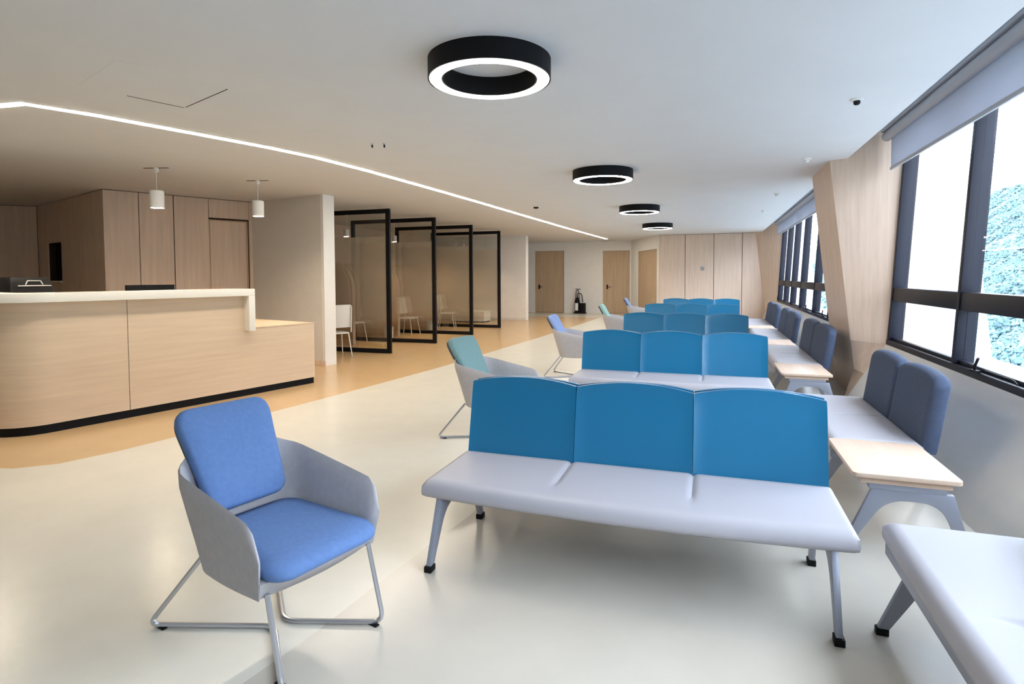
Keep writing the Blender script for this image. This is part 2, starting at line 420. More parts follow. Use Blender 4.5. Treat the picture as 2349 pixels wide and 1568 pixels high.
# left wall W2p -> K
Ml, Ll = panel_wall('', W2p, K, None, None)
niche = (.55, 1.36, 1.42, 2.15)
mb = MB(); y0, y1 = .03, .13
mb.box(0, niche[0], y0, y1, 0, CH, Ml); mb.box(niche[1], Ll, y0, y1, 0, CH, Ml); mb.box(niche[0], niche[1], y0, y1, 0, niche[2], Ml); mb.box(niche[0], niche[1], y0, y1, niche[3], CH, Ml)
w2 = struct(mb.build('wall_niche', M_DARKJ), 'dark oak panelled wall with a small black niche behind the counter')
for a, b, z0, z1 in ((0.01, niche[0]-.004, 0, CH-.01), (niche[0]+.004, niche[1]-.004, 0, niche[2]-.004), (niche[0]+.004, niche[1]-.004, niche[3]+.004, CH-.01), (niche[1]+.004, 2.31, 0, CH-.01), (2.322, Ll-.01, 0, CH-.01)):
    MB().box(a, b, 0, .03, z0, z1, Ml).build('panel', M_OAK, w2)
MB().box(niche[0], niche[1], .30, .32, niche[2], niche[3], Ml).build('niche_back', M_DARK, w2)
MB().box(niche[0]+.004, niche[1]-.004, -.03, .30, niche[2], niche[2]+.035, Ml).build('niche_sill', M_WHITES, w2)
Mk, Lk = panel_wall('', W3p, W2p, None, None)
w3 = struct(MB().box(0, Lk, .03, .13, 0, CH, Mk).build('wall_reception_end', M_DARKJ), 'dark oak panelled wall at the far left edge')
for a, b in ((0, 1.1), (1.11, 2.17), (2.185, Lk-.01)):
    MB().box(a, b, 0, .03, 0, CH-.01, Mk).build('panel', M_OAK, w3)

# booth back wall
struct(MB().box(-9.55, -9.4, 8.7, 18.9, 0, CH).build('wall_booths', M_OAK), 'oak veneered back wall of the consulting booths')

# ------------------------------------------------------------------ ceiling fittings
def ring_light(k, label):
    root = empty('ring_light', (-1.371, 3.567+4.155*k, CH), 0, label, 'ceiling light', 'black ring lights along the ceiling')
    R, r, t = .397, .300, .126
    MB().lathe([(R, 0), (R, -t), (R-.010, -t), (R-.010, -t+.010), (r+.010, -t+.010), (r+.010, -t), (r, -t), (r, 0)], 64, closed=True).build('housing', M_BLACK, root, smooth=True)
    MB().lathe([(R-.011, -t+.009), (R-.011, -t+.001), (R-.016, -t-.004), (r+.016, -t-.004), (r+.011, -t+.001), (r+.011, -t+.009)], 64, closed=True).build('diffuser', M_RING, root, smooth=True)
for k, l in enumerate(('large black ring ceiling light nearest the camera', 'second black ring ceiling light from the camera', 'third black ring ceiling light from the camera', 'farthest and smallest black ring ceiling light')):
    ring_light(k, l)

strip = [(-7.2, 3.0), (-5.9, 3.10), (-5.2, 3.17), (-4.98, 3.62), (-4.72, 4.4), (-4.50, 5.1), (-4.36, 5.7), (-4.27, 6.6), (-4.20, 8.0), (-4.12, 10.2), (-4.05, 13.0), (-3.95, 16.5), (-3.72, 21.8)]
def offset(pl, d):
    out = []
    for i, p in enumerate(pl):
        a = Vector(pl[max(i-1, 0)]); b = Vector(pl[min(i+1, len(pl)-1)]); t = (b-a).normalized(); out.append((p[0]-t.y*d, p[1]+t.x*d))
    return out
sl = empty('led_strip_light', (-5.2, 3.17, CH), 0, 'long glowing white LED strip bending across the ceiling', 'strip light')
def strip_mesh(hw, z0, z1):
    a = offset(strip, hw); b = offset(strip, -hw); mb = MB()
    for i in range(len(strip)-1):
        q = [(x+5.2, y-3.17) for x, y in (a[i], a[i+1], b[i+1], b[i])]
        mb.prism(q, z0, z1)
    return mb
strip_mesh(.042, -.006, 0).build('diffuser', M_LED, sl)
strip_mesh(.052, -.003, 0).build('trim_profile', M_WHITEP, sl)

def pendant(x, y, label, ztop, h, r, track=.16, rot=.3, mt=None):
    root = empty('pendant_lamp', (x, y, CH), rot, label, 'pendant lamp', 'white cylinder pendant lamps')
    MB().box(-track, track, -.012, .012, -.004, 0).build('track_slot', M_DARKJ, root)
    MB().lathe([(.03, 0), (.03, -.05), (.022, -.055)], 16).build('ceiling_cap', M_WHITEP, root, smooth=True)
    MB().tube([(0, 0, -.05), (0, 0, ztop-CH)], .004, 6).build('cord', M_WHITEP, root)
    zt = ztop-CH
    MB().lathe([(r-.01, zt), (r, zt-.01), (r, zt-h+.004), (r-.004, zt-h), (r-.008, zt-h+.004), (r-.008, zt-.02), (r-.02, zt-.012)], 32, closed=True).build('shade', M_WHITEP, root, smooth=True)
    MB().lathe([(r-.008, zt-.012), (.01, zt-.008)], 24).build('shade_cap', M_WHITEP, root)
    MB().lathe([(r*.55, zt-h+.05), (r*.55, zt-h+.03), (r*.3, zt-h+.022)], 20).build('lamp', mt or M_BULB, root)
pendant(-6.67, 5.56, 'white cylinder pendant lamp hanging over the middle of the counter', 2.608, .221, .082)
pendant(-6.19, 6.78, 'white cylinder pendant lamp at the right end of the counter', 2.607, .225, .079)
pendant(-7.27, 4.05, 'white cylinder pendant lamp at the left edge over the counter', 2.608, .221, .082)
pendant(-7.6, 10.95, 'small white pendant lamp seen through the nearest glass partition', 2.55, .16, .06, .05, .3, M_BULB2)
pendant(-7.6, 13.0, 'small white pendant lamp seen through the second glass partition', 2.55, .16, .06, .05, .3, M_BULB2)
pendant(-7.6, 15.1, 'small white pendant lamp in the third booth', 2.55, .16, .06, .05, .3, M_BULB2)
pendant(-7.6, 17.3, 'small white pendant lamp in the farthest booth', 2.55, .16, .06, .05, .3, M_BULB2)

# ceiling access panel: thin raised outline
hp = empty('access_panel', (-3.86, 3.22, CH), -.345, 'flush white access panel outline in the ceiling', 'access panel')
MB().prism([(-.38, -.36), (.38, -.36), (.38, .36), (-.38, .36)], -.001, 0).build('panel', M_CEIL, hp)
MB().box(-.36, .36, .3615, .3655, -.0035, 0).build('joint', M_DARKJ, hp)
MB().box(-.3855, -.3815, -.05, .36, -.0035, 0).build('joint', M_DARKJ, hp)
def sprinkler(x, y, label, dark=True, r=.05):
    root = empty('smoke_detector' if r > .04 else 'sprinkler_head', (x, y, CH), 0, label, 'ceiling fitting')
    MB().lathe([(r*1.35, 0), (r*1.35, -.008), (r, -.015)], 20).build('rose', M_WHITEP, root, smooth=True)
    MB().lathe([(r*.7, -.012), (r*.7, -.035), (r*.45, -.045)], 20).build('sensor', M_BLACKP if dark else M_WHITEP, root, smooth=True)
sprinkler(-3.31, 11.15, 'smoke detector on the ceiling beside the LED strip', True, .075)
sprinkler(1.08, 5.3, 'small dark ceiling fitting near the roller blind', True, .035)
sprinkler(-3.36, 5.32, 'small ceiling sprinkler left of its twin before the LED strip', True, .013)
sprinkler(-3.24, 5.36, 'small ceiling sprinkler right of its twin before the LED strip', True, .013)
sprinkler(1.07, 7.78, 'faint white ceiling fitting near the slanted column', False, .04)
sprinkler(1.05, 10.9, 'faint white ceiling fitting beyond the slanted column', False, .04)
sprinkler(1.05, 13.6, 'farthest faint white ceiling fitting by the windows', False, .04)
th_ = empty('thermostat', (-.27, 20.4, 1.74), 0, 'small round grey thermostat on the far oak panels', 'thermostat')
MB().box(-.05, .05, -.02, 0, -.07, .07).build('base_plate', M_ALU, th_, bevel=.008)
MB().tube([(0, -.018, 0), (0, -.045, 0)], .04, 20).build('dial', M_STEEL, th_, smooth=True)

# ------------------------------------------------------------------ glass partitions and booths
def partition(x1, y, label, x0=-8.05):
    root = empty('glass_partition', (x1, y, 0), 0, label, 'glass partition', 'black framed glass partitions in a row')
    L = x1-x0; h = 2.83; t = .085; dp = .03
    MB().box(-t, 0, -dp, dp, 0, h).build('post', M_BLACK, root, bevel=.004)
    MB().box(-L, -L+t, -dp, dp, 0, h).build('post', M_BLACK, root, bevel=.004)
    MB().box(-L+t, -t, -dp, dp, h-t, h).build('top_rail', M_BLACK, root, bevel=.004)
    MB().box(-L+t, -t, -dp, dp, 0, t).build('bottom_rail', M_BLACK, root, bevel=.004)
    MB().box(-L+t, -t, -.006, .006, t, h-t).build('glass_pane', M_PGLASS, root)
    MB().box(-L+t, -t, -.011, -.008, .25, 2.29).build('frosted_film', M_FROST, root)
partition(-5.93, 9.98, 'black framed frosted glass partition nearest the grey wall')
partition(-5.85, 11.80, 'second black framed frosted glass partition from the grey wall')
partition(-5.81, 13.83, 'third black framed frosted glass partition from the grey wall')
partition(-5.82, 15.94, 'farthest black framed frosted glass partition')

def divider(y, label, x1=-7.5):
    root = empty('booth_divider', (x1, y, 0), 0, label, 'divider', 'arched wooden dividers in the booths')
    h, R, x0 = 1.86, .62, -9.4-x1
    prof = [(x0, 0), (0, 0)]+[(-R+R*math.cos(a), h-R+R*math.sin(a)) for a in [PI/2*k/12 for k in range(13)]]+[(x0, h)]
    n = len(prof)
    def slab(pr, ya, yb): return MB().add([(x, ya, z) for x, z in pr]+[(x, yb, z) for x, z in pr], [tuple(range(n)), tuple(range(2*n-1, n-1, -1))]+[(i, i+n, (i+1) % n+n, (i+1) % n) for i in range(n)])
    slab(prof, -.04, .04).build('panel', M_BOOTH, root)
    edge = prof[1:-1]
    a = [(x+.0, z) for x, z in edge]; b = [(x+.03*(1 if i < 2 else math.cos(PI/2*(i-1)/12)), z+(.03*math.sin(PI/2*max(i-1, 0)/12))) for i, (x, z) in enumerate(edge)]
    mb = MB()
    loops = [[(p[0], -.05, p[1]), (q[0], -.05, q[1]), (q[0], .05, q[1]), (p[0], .05, p[1])] for p, q in zip(a, b)]
    mb.loft(loops).build('edge_band', M_MAPLE, root)
divider(11.0, 'arched amber wood divider behind the nearest partition')
divider(12.95, 'arched amber wood divider behind the second partition')
divider(14.9, 'arched amber wood divider behind the third partition')

def side_chair():
    root = empty('side_chair')
    # faces -x ; back at +x
    MB().loft([[(x, y, z) for x, y in ((-.22, -.2), (.2, -.2), (.2, .2), (-.22, .2))] for z in (.43, .46)]).build('seat', M_WHITEP, root, bevel=.012)
    loops = []
    for v in range(9):
        t = v/8; z = .55+.42*t; x = .19+.07*t; wv = .235-.02*t
        loops.append([(x-.02*math.cos(a)-.045*(1-abs(math.sin(a)))*0+(-.04*(abs(2*s-1)**2)), wv*(2*s-1), z) for s, a in [(k/8, 0) for k in range(9)]]+[(x+.012-.04*(abs(2*s-1)**2), wv*(2*s-1), z) for s in [k/8 for k in range(8, -1, -1)]])
    MB().loft(loops).build('backrest', M_WHITEP, root, smooth=True)
    fr = MB()
    fr.tube(rounded([(.20, -.235, .46), (.235, -.235, .97), (.235, .235, .97), (.20, .235, .46)], .05), .012, 8)
    fr.build('back_frame', M_WHITEP, root, smooth=True)
    for sx in (-1, 1):
        for sy in (-1, 1):
            MB().tube([(.18*sx, .19*sy, .44), (.25*sx, .23*sy, .0)], [.014, .009], 8).build('leg', M_WHITEP, root, smooth=True)
    return root
sc0 = side_chair()
for i, (x, y, rz, lab) in enumerate(((-6.78, 9.36, -.6, 'white side chair pulled up in front of the nearest glass partition'),
                                     (-7.9, 11.55, PI*.9, 'white side chair blurred behind the nearest frosted glass'),
                                     (-7.45, 13.35, PI, 'white side chair blurred behind the second frosted glass'),
                                     (-7.3, 15.4, PI*1.1, 'white side chair blurred behind the third frosted glass'))):
    o = sc0 if i == 0 else copy_tree(sc0)
    o.location = (x, y, 0); o.rotation_euler = (0, 0, rz); tag(o, lab, 'chair', 'white side chairs of the consulting booths')

def booth_table(x, y, label, h=.755):
    root = empty('booth_table', (x, y, 0), 0, label, 'table', 'white tables of the consulting booths')
    MB().lathe([(.42, h-.03), (.43, h-.02), (.43, h-.005), (.42, h)], 32).build('table_top', M_WHITEP, root, smooth=True)
    MB().lathe([(.035, .03), (.03, h-.03)], 16).build('column', M_WHITEP, root, smooth=True)
    MB().lathe([(.28, 0), (.28, .012), (.05, .03)], 32).build('base', M_WHITEP, root, smooth=True)
booth_table(-7.50, 9.42, 'round white table half hidden behind the grey partition wall', 1.0)
booth_table(-8.5, 11.95, 'round white table in the booth behind the nearest frosted glass')
booth_table(-8.4, 13.95, 'round white table in the booth behind the second frosted glass')
def bin_(x, y, label):
    root = empty('waste_bin', (x, y, 0), 0, label, 'bin', 'pale waste bins in the booths')
    MB().lathe([(.10, 0), (.12, .30), (.125, .31), (.115, .31), (.095, .01)], 24).build('bucket', M_WHITEP, root, smooth=True)
    MB().lathe([(.127, .30), (.127, .315), (.118, .315), (.118, .30)], 24, closed=True).build('rim', M_ALU, root, smooth=True)
bin_(-7.35, 12.25, 'pale waste bin behind the nearest glass partition')
bin_(-7.2, 14.15, 'pale waste bin behind the second glass partition')
pl_ = empty('plinth', (-7.6, 17.9, 0), 0, 'low white box seat in the farthest booth', 'box seat')
MB().box(-.6, .6, -.3, .3, .03, .36).build('body', M_WHITEP, pl_, bevel=.01)
MB().box(-.57, .57, -.27, .27, 0, .03).build('kick', M_BLACKP, pl_)

# ------------------------------------------------------------------ reception counter
P0 = Vector((-6.13, 3.56)); tdir = Vector((.80, 3.29)).normalized(); ang = math.atan2(tdir.y, tdir.x)
ct = empty('reception_counter', (P0.x, P0.y, 0), ang, 'long pale oak reception counter with white top and rounded corner', 'counter')
SEAM, HI, END, RET = .99, 2.42, 3.40, 2.6
R = .42; s0 = -.12
def outline(off=0., s_end=HI, ret=RET):
    """plan line of the front face: from the far end of the left return, round the corner, along the front"""
    pts = [(s0-off, ret)]
    r = R+off
    for k in range(13):
        a = PI+PI/2*k/12
        pts.append((s0+R+r*math.cos(a), R+r*math.sin(a)))
    pts.append((s_end, -off)); return pts
def ribbon(outer, inner, z0, z1):
    mb = MB(); n = len(outer)
    loops = [[(outer[i][0], outer[i][1], z0), (inner[i][0], inner[i][1], z0), (inner[i][0], inner[i][1], z1), (outer[i][0], outer[i][1], z1)] for i in range(n)]
    return mb.loft(loops)
def cut(pts, a, b):
    """keep part of the polyline whose last straight run ends at s=b and (if a) starts at s=a"""
    if a is None: return pts[:-1]+[(b, pts[-1][1])]
    return [(a, pts[-1][1]), (b, pts[-1][1])]
g = .003
o_, i_ = outline(0), outline(-.04)
ribbon(cut(o_, None, SEAM-g), cut(i_, None, SEAM-g), .085, 1.272).build('front_panel', M_OAKH, ct, smooth=True)
# right hand panel: high part and low desk are one L-shaped board
prof = [(SEAM+g, .085), (END, .085), (END, .86), (HI, .86), (HI, 1.272), (SEAM+g, 1.272)]
n = len(prof)
MB().add([(x, 0, z) for x, z in prof]+[(x, .04, z) for x, z in prof], [tuple(range(n)), tuple(range(2*n-1, n-1, -1))]+[(i, i+n, (i+1) % n+n, (i+1) % n) for i in range(n)]).build('front_panel', M_OAKH, ct)
ribbon(cut(outline(-.012), None, END-.012), cut(outline(-.10), None, END-.012), 0, .086).build('kick_plate', M_BLACK, ct, smooth=True)
MB().box(SEAM-g, SEAM+g, .004, .03, .086, 1.27).build('seam', M_DARKJ, ct)
OV = .11
ribbon(cut(outline(OV), None, HI), cut(outline(-.30), None, HI), 1.272, 1.36).build('counter_top', M_WHITES, ct, smooth=True, bevel=.006)
MB().box(HI-.085, HI, -OV, .30, .83, 1.272).build('waterfall_leg', M_WHITES, ct, bevel=.004)
MB().box(HI, END, .0, 1.45, .835, .862).build('desk_top', M_OAKH, ct, bevel=.003)
MB().box(END-.04, END, .04, 1.45, .086, .835).build('end_panel', M_OAKH, ct)
MB().box(END-.05, END-.01, .1, 1.40, 0, .086).build('kick_plate', M_BLACK, ct)
MB().box(.35, HI-.0, .05, .80, .71, .74).build('work_top', M_WHITES, ct)
MB().box(HI-.03, HI, .30, .80, .0, .71).build('gable', M_OAKH, ct)
MB().box(.86, .9, .95, 1.9, .0, 1.06).build('gable', M_OAKH, ct)
MB().box(-.08, .9, .95, 1.9, 1.06, 1.10).build('back_shelf', M_OAKH, ct)

def at_counter(s, y, z): return ct.matrix_basis @ Vector((s, y, z))
bpy.context.view_layer.update()
# black printer on the back shelf
p = at_counter(.55, 1.35, 1.10)
pr_ = empty('printer', p, ang-PI/2, 'black desktop printer with a pale paper tray at the left end of the counter', 'printer')
MB().loft([[(x, y, z) for x, y in ((-.21, -.2), (.21, -.2), (.21, .2), (-.21, .2))] for z in (0, .30)]+[[(x, y, .42) for x, y in ((-.17, -.19), (.15, -.18), (.15, .16), (-.17, .16))]]).build('body', M_BLACKP, pr_, bevel=.02)
MB().tube(rounded([(.19, -.06, .325), (.185, -.04, .375), (.185, .08, .375), (.19, .10, .325)], .01), .006, 6).build('tray_handle', M_WHITEP, pr_)
MB().tube([(.205, -.13, .32), (.205, .17, .32)], .006, 6).build('tray_lip', M_WHITEP, pr_)
# monitor
p = at_counter(1.48, .52, .74)
mo = empty('monitor', p, ang, 'black computer monitor seen from behind over the counter top', 'monitor')
MB().box(-.27, .27, -.02, .02, .32, .68).build('screen_housing', M_BLACKP, mo, bevel=.008)
MB().box(-.255, .255, .0201, .022, .335, .665).build('screen', mat('dark_screen', (.01, .01, .012), .15), mo)
MB().box(-.03, .03, -.05, -.02, .02, .5).build('stand', M_BLACKP, mo)
MB().box(-.13, .13, -.14, .08, 0, .02).build('base', M_BLACKP, mo, bevel=.006)

# ------------------------------------------------------------------ benches
def leg_frame(yf, yr, zt, flip=1):
    """cast arch: splayed blade legs joined by a curved crossbar; plane is y-z, extruded in x"""
    outer = [(yf-.01, 0), (yf+.12, zt), (yr-.09, zt), (yr+.01, 0)]
    pts = [(yf-.015, .02), (yf+.115, zt), (yr-.075, zt), (yr+.015, .02), (yr-.025, .02)]
    inn = rounded([(yr-.025, .02, 0), (yr-.135, zt-.055, 0), (yf+.185, zt-.055, 0), (yf+.025, .02, 0)], .10, 6)
    poly = pts[:4]+[(q.x, q.y) for q in inn]
    return poly
def extr_x(poly, x0, x1, dx=0):
    n = len(poly)
    return MB().add([(x0, y, z) for y, z in poly]+[(x1, y, z) for y, z in poly], [tuple(range(n)), tuple(range(2*n-1, n-1, -1))]+[(i, i+n, (i+1) % n+n, (i+1) % n) for i in range(n)])

def seat_mesh(W, D, z0, z1, nseg, bow, nx=150, ny=18, rc=.06):
    """upholstered slab, front (bowed) at -y, seams between places fading toward the front"""
    mb = MB(); top = []
    re = .027
    for j in range(ny+1):
        for i in range(nx+1):
            a = i/nx; b = j/ny
            x = -W/2+W*a
            yf = -D-bow*(1-(2*a-1)**2)
            y = yf+(0-yf)*b
            # pull in rounded plan corners
            dx = min(x+W/2, W/2-x); dyf = y-yf; dyb = -y
            z = z1
            d = min(dx, dyf, dyb)
            if d < re: z -= re*.9*(1-math.sqrt(max(0, 1-((re-d)/re)**2)))
            for k in range(1, nseg):
                xs = -W/2+W*k/nseg
                q = (x-xs)/.013
                z -= .014*math.exp(-q*q)*min(1, max(0, (b-.25)/.2))
                z += 0
            t = (a*nseg) % 1
            z += .006*math.sin(PI*t)*math.sin(PI*min(1, b*1.1))
            top.append((x, y, z))
    n = len(top); f = []
    def id_(i, j): return j*(nx+1)+i
    for j in range(ny):
        for i in range(nx): f.append((id_(i, j), id_(i+1, j), id_(i+1, j+1), id_(i, j+1)))
    ring = [id_(i, 0) for i in range(nx+1)]+[id_(nx, j) for j in range(1, ny+1)]+[id_(i, ny) for i in range(nx-1, -1, -1)]+[id_(0, j) for j in range(ny-1, 0, -1)]
    vs_ = list(top); cur = ring
    for ins, z in ((-.003, z0+.030), (.0, z0+.014), (.018, z0)):
        new = []
        for r_ in ring:
            x, y, _ = top[r_]
            s = 1-2*ins/W; vs_.append((x*s, -D/2+(y+D/2)*(1-2*ins/D), z)); new.append(len(vs_)-1)
        for k in range(len(ring)):
            l = (k+1) % len(ring); f.append((cur[l], cur[k], new[k], new[l]))
        cur = new
    f.append(tuple(cur))
    # finer grid near seams comes from warping x
    return mb.add(vs_, f)

def back_mesh(W, z0, z1, rise, yb, tilt, th, nx=16, nz=12, curve=.012):
    """moulded back panel: arched top, gently dished, thin; leans back by tilt over its height"""
    mb = MB(); fr = []; bk = []
    for j in range(nz+1):
        for i in range(nx+1):
            a = 2*i/nx-1; b = j/nz
            h = z1-z0+rise*(1-a*a)
            z = z0+h*b
            wv = W/2*(1-.006*max(0, (b-.9)/.1)**2)
            x = a*wv
            ey = max(abs(a), 0)
            y = yb+tilt*(z-z0)/(z1-z0)-curve*(1-a*a)*-1*0-curve*a*a
            rim = .006 if (abs(a) > .93 or b > .95) else 0.
            fr.append((x, y-rim, z)); bk.append((x, y+th, z))
    n = len(fr); f = []
    def I(i, j): return j*(nx+1)+i
    for j in range(nz):
        for i in range(nx):
            f.append((I(i, j), I(i+1, j), I(i+1, j+1), I(i, j+1))); f.append((n+I(i, j+1), n+I(i+1, j+1), n+I(i+1, j), n+I(i, j)))
    ring = [I(i, 0) for i in range(nx+1)]+[I(nx, j) for j in range(1, nz+1)]+[I(i, nz) for i in range(nx-1, -1, -1)]+[I(0, j) for j in range(nz-1, 0, -1)]
    for k in range(len(ring)):
        l = (k+1) % len(ring); f.append((ring[k], n+ring[k], n+ring[l], ring[l]))
    return mb.add(fr+bk, f)

BX0, BX1 = -1.42, .582; BW = BX1-BX0
def make_bench():
    root = empty('waiting_bench')
    # origin on the floor, centre of width, y=0 at the foot of the backrests; faces -y
    seat_mesh(BW+.03, .60, .335, .425, 3, .05).build('seat', M_VINYL, root, smooth=True, angle=math.radians(60))
    wv = BW/3
    for k in range(3):
        b = back_mesh(wv-.003, .36, .842, .036, -.012, .10, .022).build('backrest', M_TEAL, root, smooth=True, angle=math.radians(50))
        b.location.x = (k-1)*wv
    MB().box(-BW/2+.1, BW/2-.1, -.40, -.34, .295, .335).build('beam', M_STEEL, root)
    MB().box(-BW/2+.1, BW/2-.1, -.14, -.08, .295, .335).build('beam', M_STEEL, root)
    for s in (-1, 1):
        x = s*(BW/2-.075)
        poly = leg_frame(-.70, -.0, .335)
        lf = extr_x(poly, x-.014, x+.014).build('leg_frame', M_STEEL, root, bevel=.004)
        for yy in (-.695, -.005):
            MB().box(x-.020, x+.020, yy-.028, yy+.028, 0, .032).build('foot_cap', M_BLACKP, lf, bevel=.005)
    return root
bench0 = make_bench()
ys = [3.305, 6.648, 10.02, 13.42, 16.72]
xs = [(BX0+BX1)/2]*4+[(BX0+BX1)/2+.16]
nm = ['nearest to the camera', 'second row from the camera', 'third row from the camera', 'fourth row from the camera', 'farthest row, by the oak panels']
nm2 = ['behind the nearest row', 'behind the second row', 'behind the third row', 'behind the fourth row', 'behind the farthest row']
first = True
for k in range(5):
    for back in (0, 1):
        o = bench0 if first else copy_tree(bench0); first = False
        if not back:
            o.location = (xs[k], ys[k], 0); o.rotation_euler = (0, 0, 0)
            tag(o, 'three-seat pale grey bench with teal backs facing the camera, '+nm[k], 'bench', 'three-seat waiting benches')
        else:
            o.location = (xs[k], ys[k]+.24, 0); o.rotation_euler = (0, 0, PI)
            tag(o, 'three-seat teal-backed bench turned away, back to back '+nm2[k], 'bench', 'three-seat waiting benches')

# window-side benches, facing -x : local frame same as above (faces -y) rotated
def pad_mesh(W, z0, z1, rise, yb, tilt, th, nx=22, nz=16):
    """thick upholstered back pad with a rounded top and soft edges"""
    mb = MB(); fr = []; bk = []
    for side in (0, 1):
        for j in range(nz+1):
            for i in range(nx+1):
                a = 2*i/nx-1; b = j/nz
                aa = math.copysign(1-(1-abs(a))**1.5, a); bb = .5-.5*math.cos(PI*b)
                # rounded top corners
                x = aa*W/2
                e = abs(aa)
                top = z1+rise*(1-e**2)-(.060*max(0, (e-.78)/.22)**2.4)
                z = z0+(top-z0)*bb
                d = min((1-e)*W/2, (1-bb)*(top-z0), bb*(top-z0)+.02)
                r = .045
                fall = r*(1-math.sqrt(max(0, 1-((r-d)/r)**2))) if d < r else 0
                y = yb+tilt*(z-z0)/(z1-z0)
                if side == 0: fr.append((x, y+fall, z))
                else: bk.append((x, y+th-fall*.9, z))
    n = len(fr); f = []
    def I(i, j): return j*(nx+1)+i
    for j in range(nz):
        for i in range(nx):
            f.append((I(i, j), I(i+1, j), I(i+1, j+1), I(i, j+1))); f.append((n+I(i, j+1), n+I(i+1, j+1), n+I(i+1, j), n+I(i, j)))
    ring = [I(i, 0) for i in range(nx+1)]+[I(nx, j) for j in range(1, nz+1)]+[I(i, nz) for i in range(nx-1, -1, -1)]+[I(0, j) for j in range(nz-1, 0, -1)]
    for k in range(len(ring)):
        l = (k+1) % len(ring); f.append((ring[k], n+ring[k], n+ring[l], ring[l]))
    return mb.add(fr+bk, f)

def side_bench(y0, y1, label, n=2, bx=1.29):
    W = y1-y0
    root = empty('side_bench', (bx, (y0+y1)/2, 0), -PI/2, label, 'bench', 'window benches with slate blue backs')
    seat_mesh(W, .53, .335, .425, n, .012).build('seat', M_VINYL, root, smooth=True, angle=math.radians(60))
    for k in range(n):
        b = pad_mesh(W/n-.004, .36, .845, .03, -.02, .075, .105).build('backrest', M_SLATE, root, smooth=True, angle=math.radians(70))
        b.location.x = (k-(n-1)/2)*W/n
    MB().box(-W/2+.02, W/2-.02, -.525, -.48, .285, .336).build('front_rail', M_STEEL, root, bevel=.006)
    MB().box(-W/2+.06, W/2-.06, -.12, -.08, .290, .334).build('beam', M_STEEL, root)
    for s in (-1, 1):
        x = s*(W/2-.16)
        lf = extr_x(leg_frame(-.57, .04, .335), x-.014, x+.014).build('leg_frame', M_STEEL, root, bevel=.004)
        for yy in (-.565, .035):
            MB().box(x-.018, x+.018, yy-.024, yy+.024, 0, .03).build('foot_cap', M_BLACKP, lf, bevel=.005)
side_bench(1.42, 2.90, 'pale grey window bench cut off at the lower right corner', 2, 1.255)
side_bench(4.30, 5.85, 'window bench with two slate blue backs behind the near side table')
side_bench(7.82, 9.80, 'window bench with two slate blue backs just beyond the slanted column')
side_bench(10.72, 12.80, 'second window bench with slate blue backs beyond the slanted column')
side_bench(13.62, 15.7, 'farthest window bench with slate blue backs')

def side_table(y0, y1, label):
    W = y1-y0
    root = empty('side_table', (1.0, (y0+y1)/2, 0), -PI/2, label, 'side table', 'wooden side tables by the window')
    def rr(w, d, r):
        out = []
        for cx, cy, a0 in ((w-r, d-r, 0), (-w+r, d-r, PI/2), (-w+r, -d+r, PI), (w-r, -d+r, 3*PI/2)):
            out += [(cx+r*math.cos(a0+PI/2*k/5), cy+r*math.sin(a0+PI/2*k/5)) for k in range(6)]
        return out
    MB().prism(rr(W/2-.003, .255, .03), .400, .425).build('table_top', M_MAPLE, root, bevel=.004)
    MB().box(-W/2+.02, W/2-.03, -.215, .215, .365, .400).build('under_frame', M_MAPLE, root, bevel=.004)
    x = W/2-.055
    MB().box(x-.04, x+.02, -.17, .19, .335, .366).build('bracket', M_STEEL, root, bevel=.004)
    lf = extr_x(leg_frame(-.27, .30, .336), x-.016, x+.016).build('leg_frame', M_STEEL, root, bevel=.004)
    for yy in (-.265, .295):
        MB().box(x-.02, x+.02, yy-.024, yy+.024, 0, .03).build('foot_cap', M_BLACKP, lf, bevel=.005)
side_table(3.56, 4.29, 'pale wood side table in front of the near window bench')
side_table(6.98, 7.81, 'pale wood side table beside the slanted column')
side_table(9.82, 10.70, 'pale wood side table between the second and third window benches')
side_table(12.82, 13.60, 'farthest pale wood side table by the window')

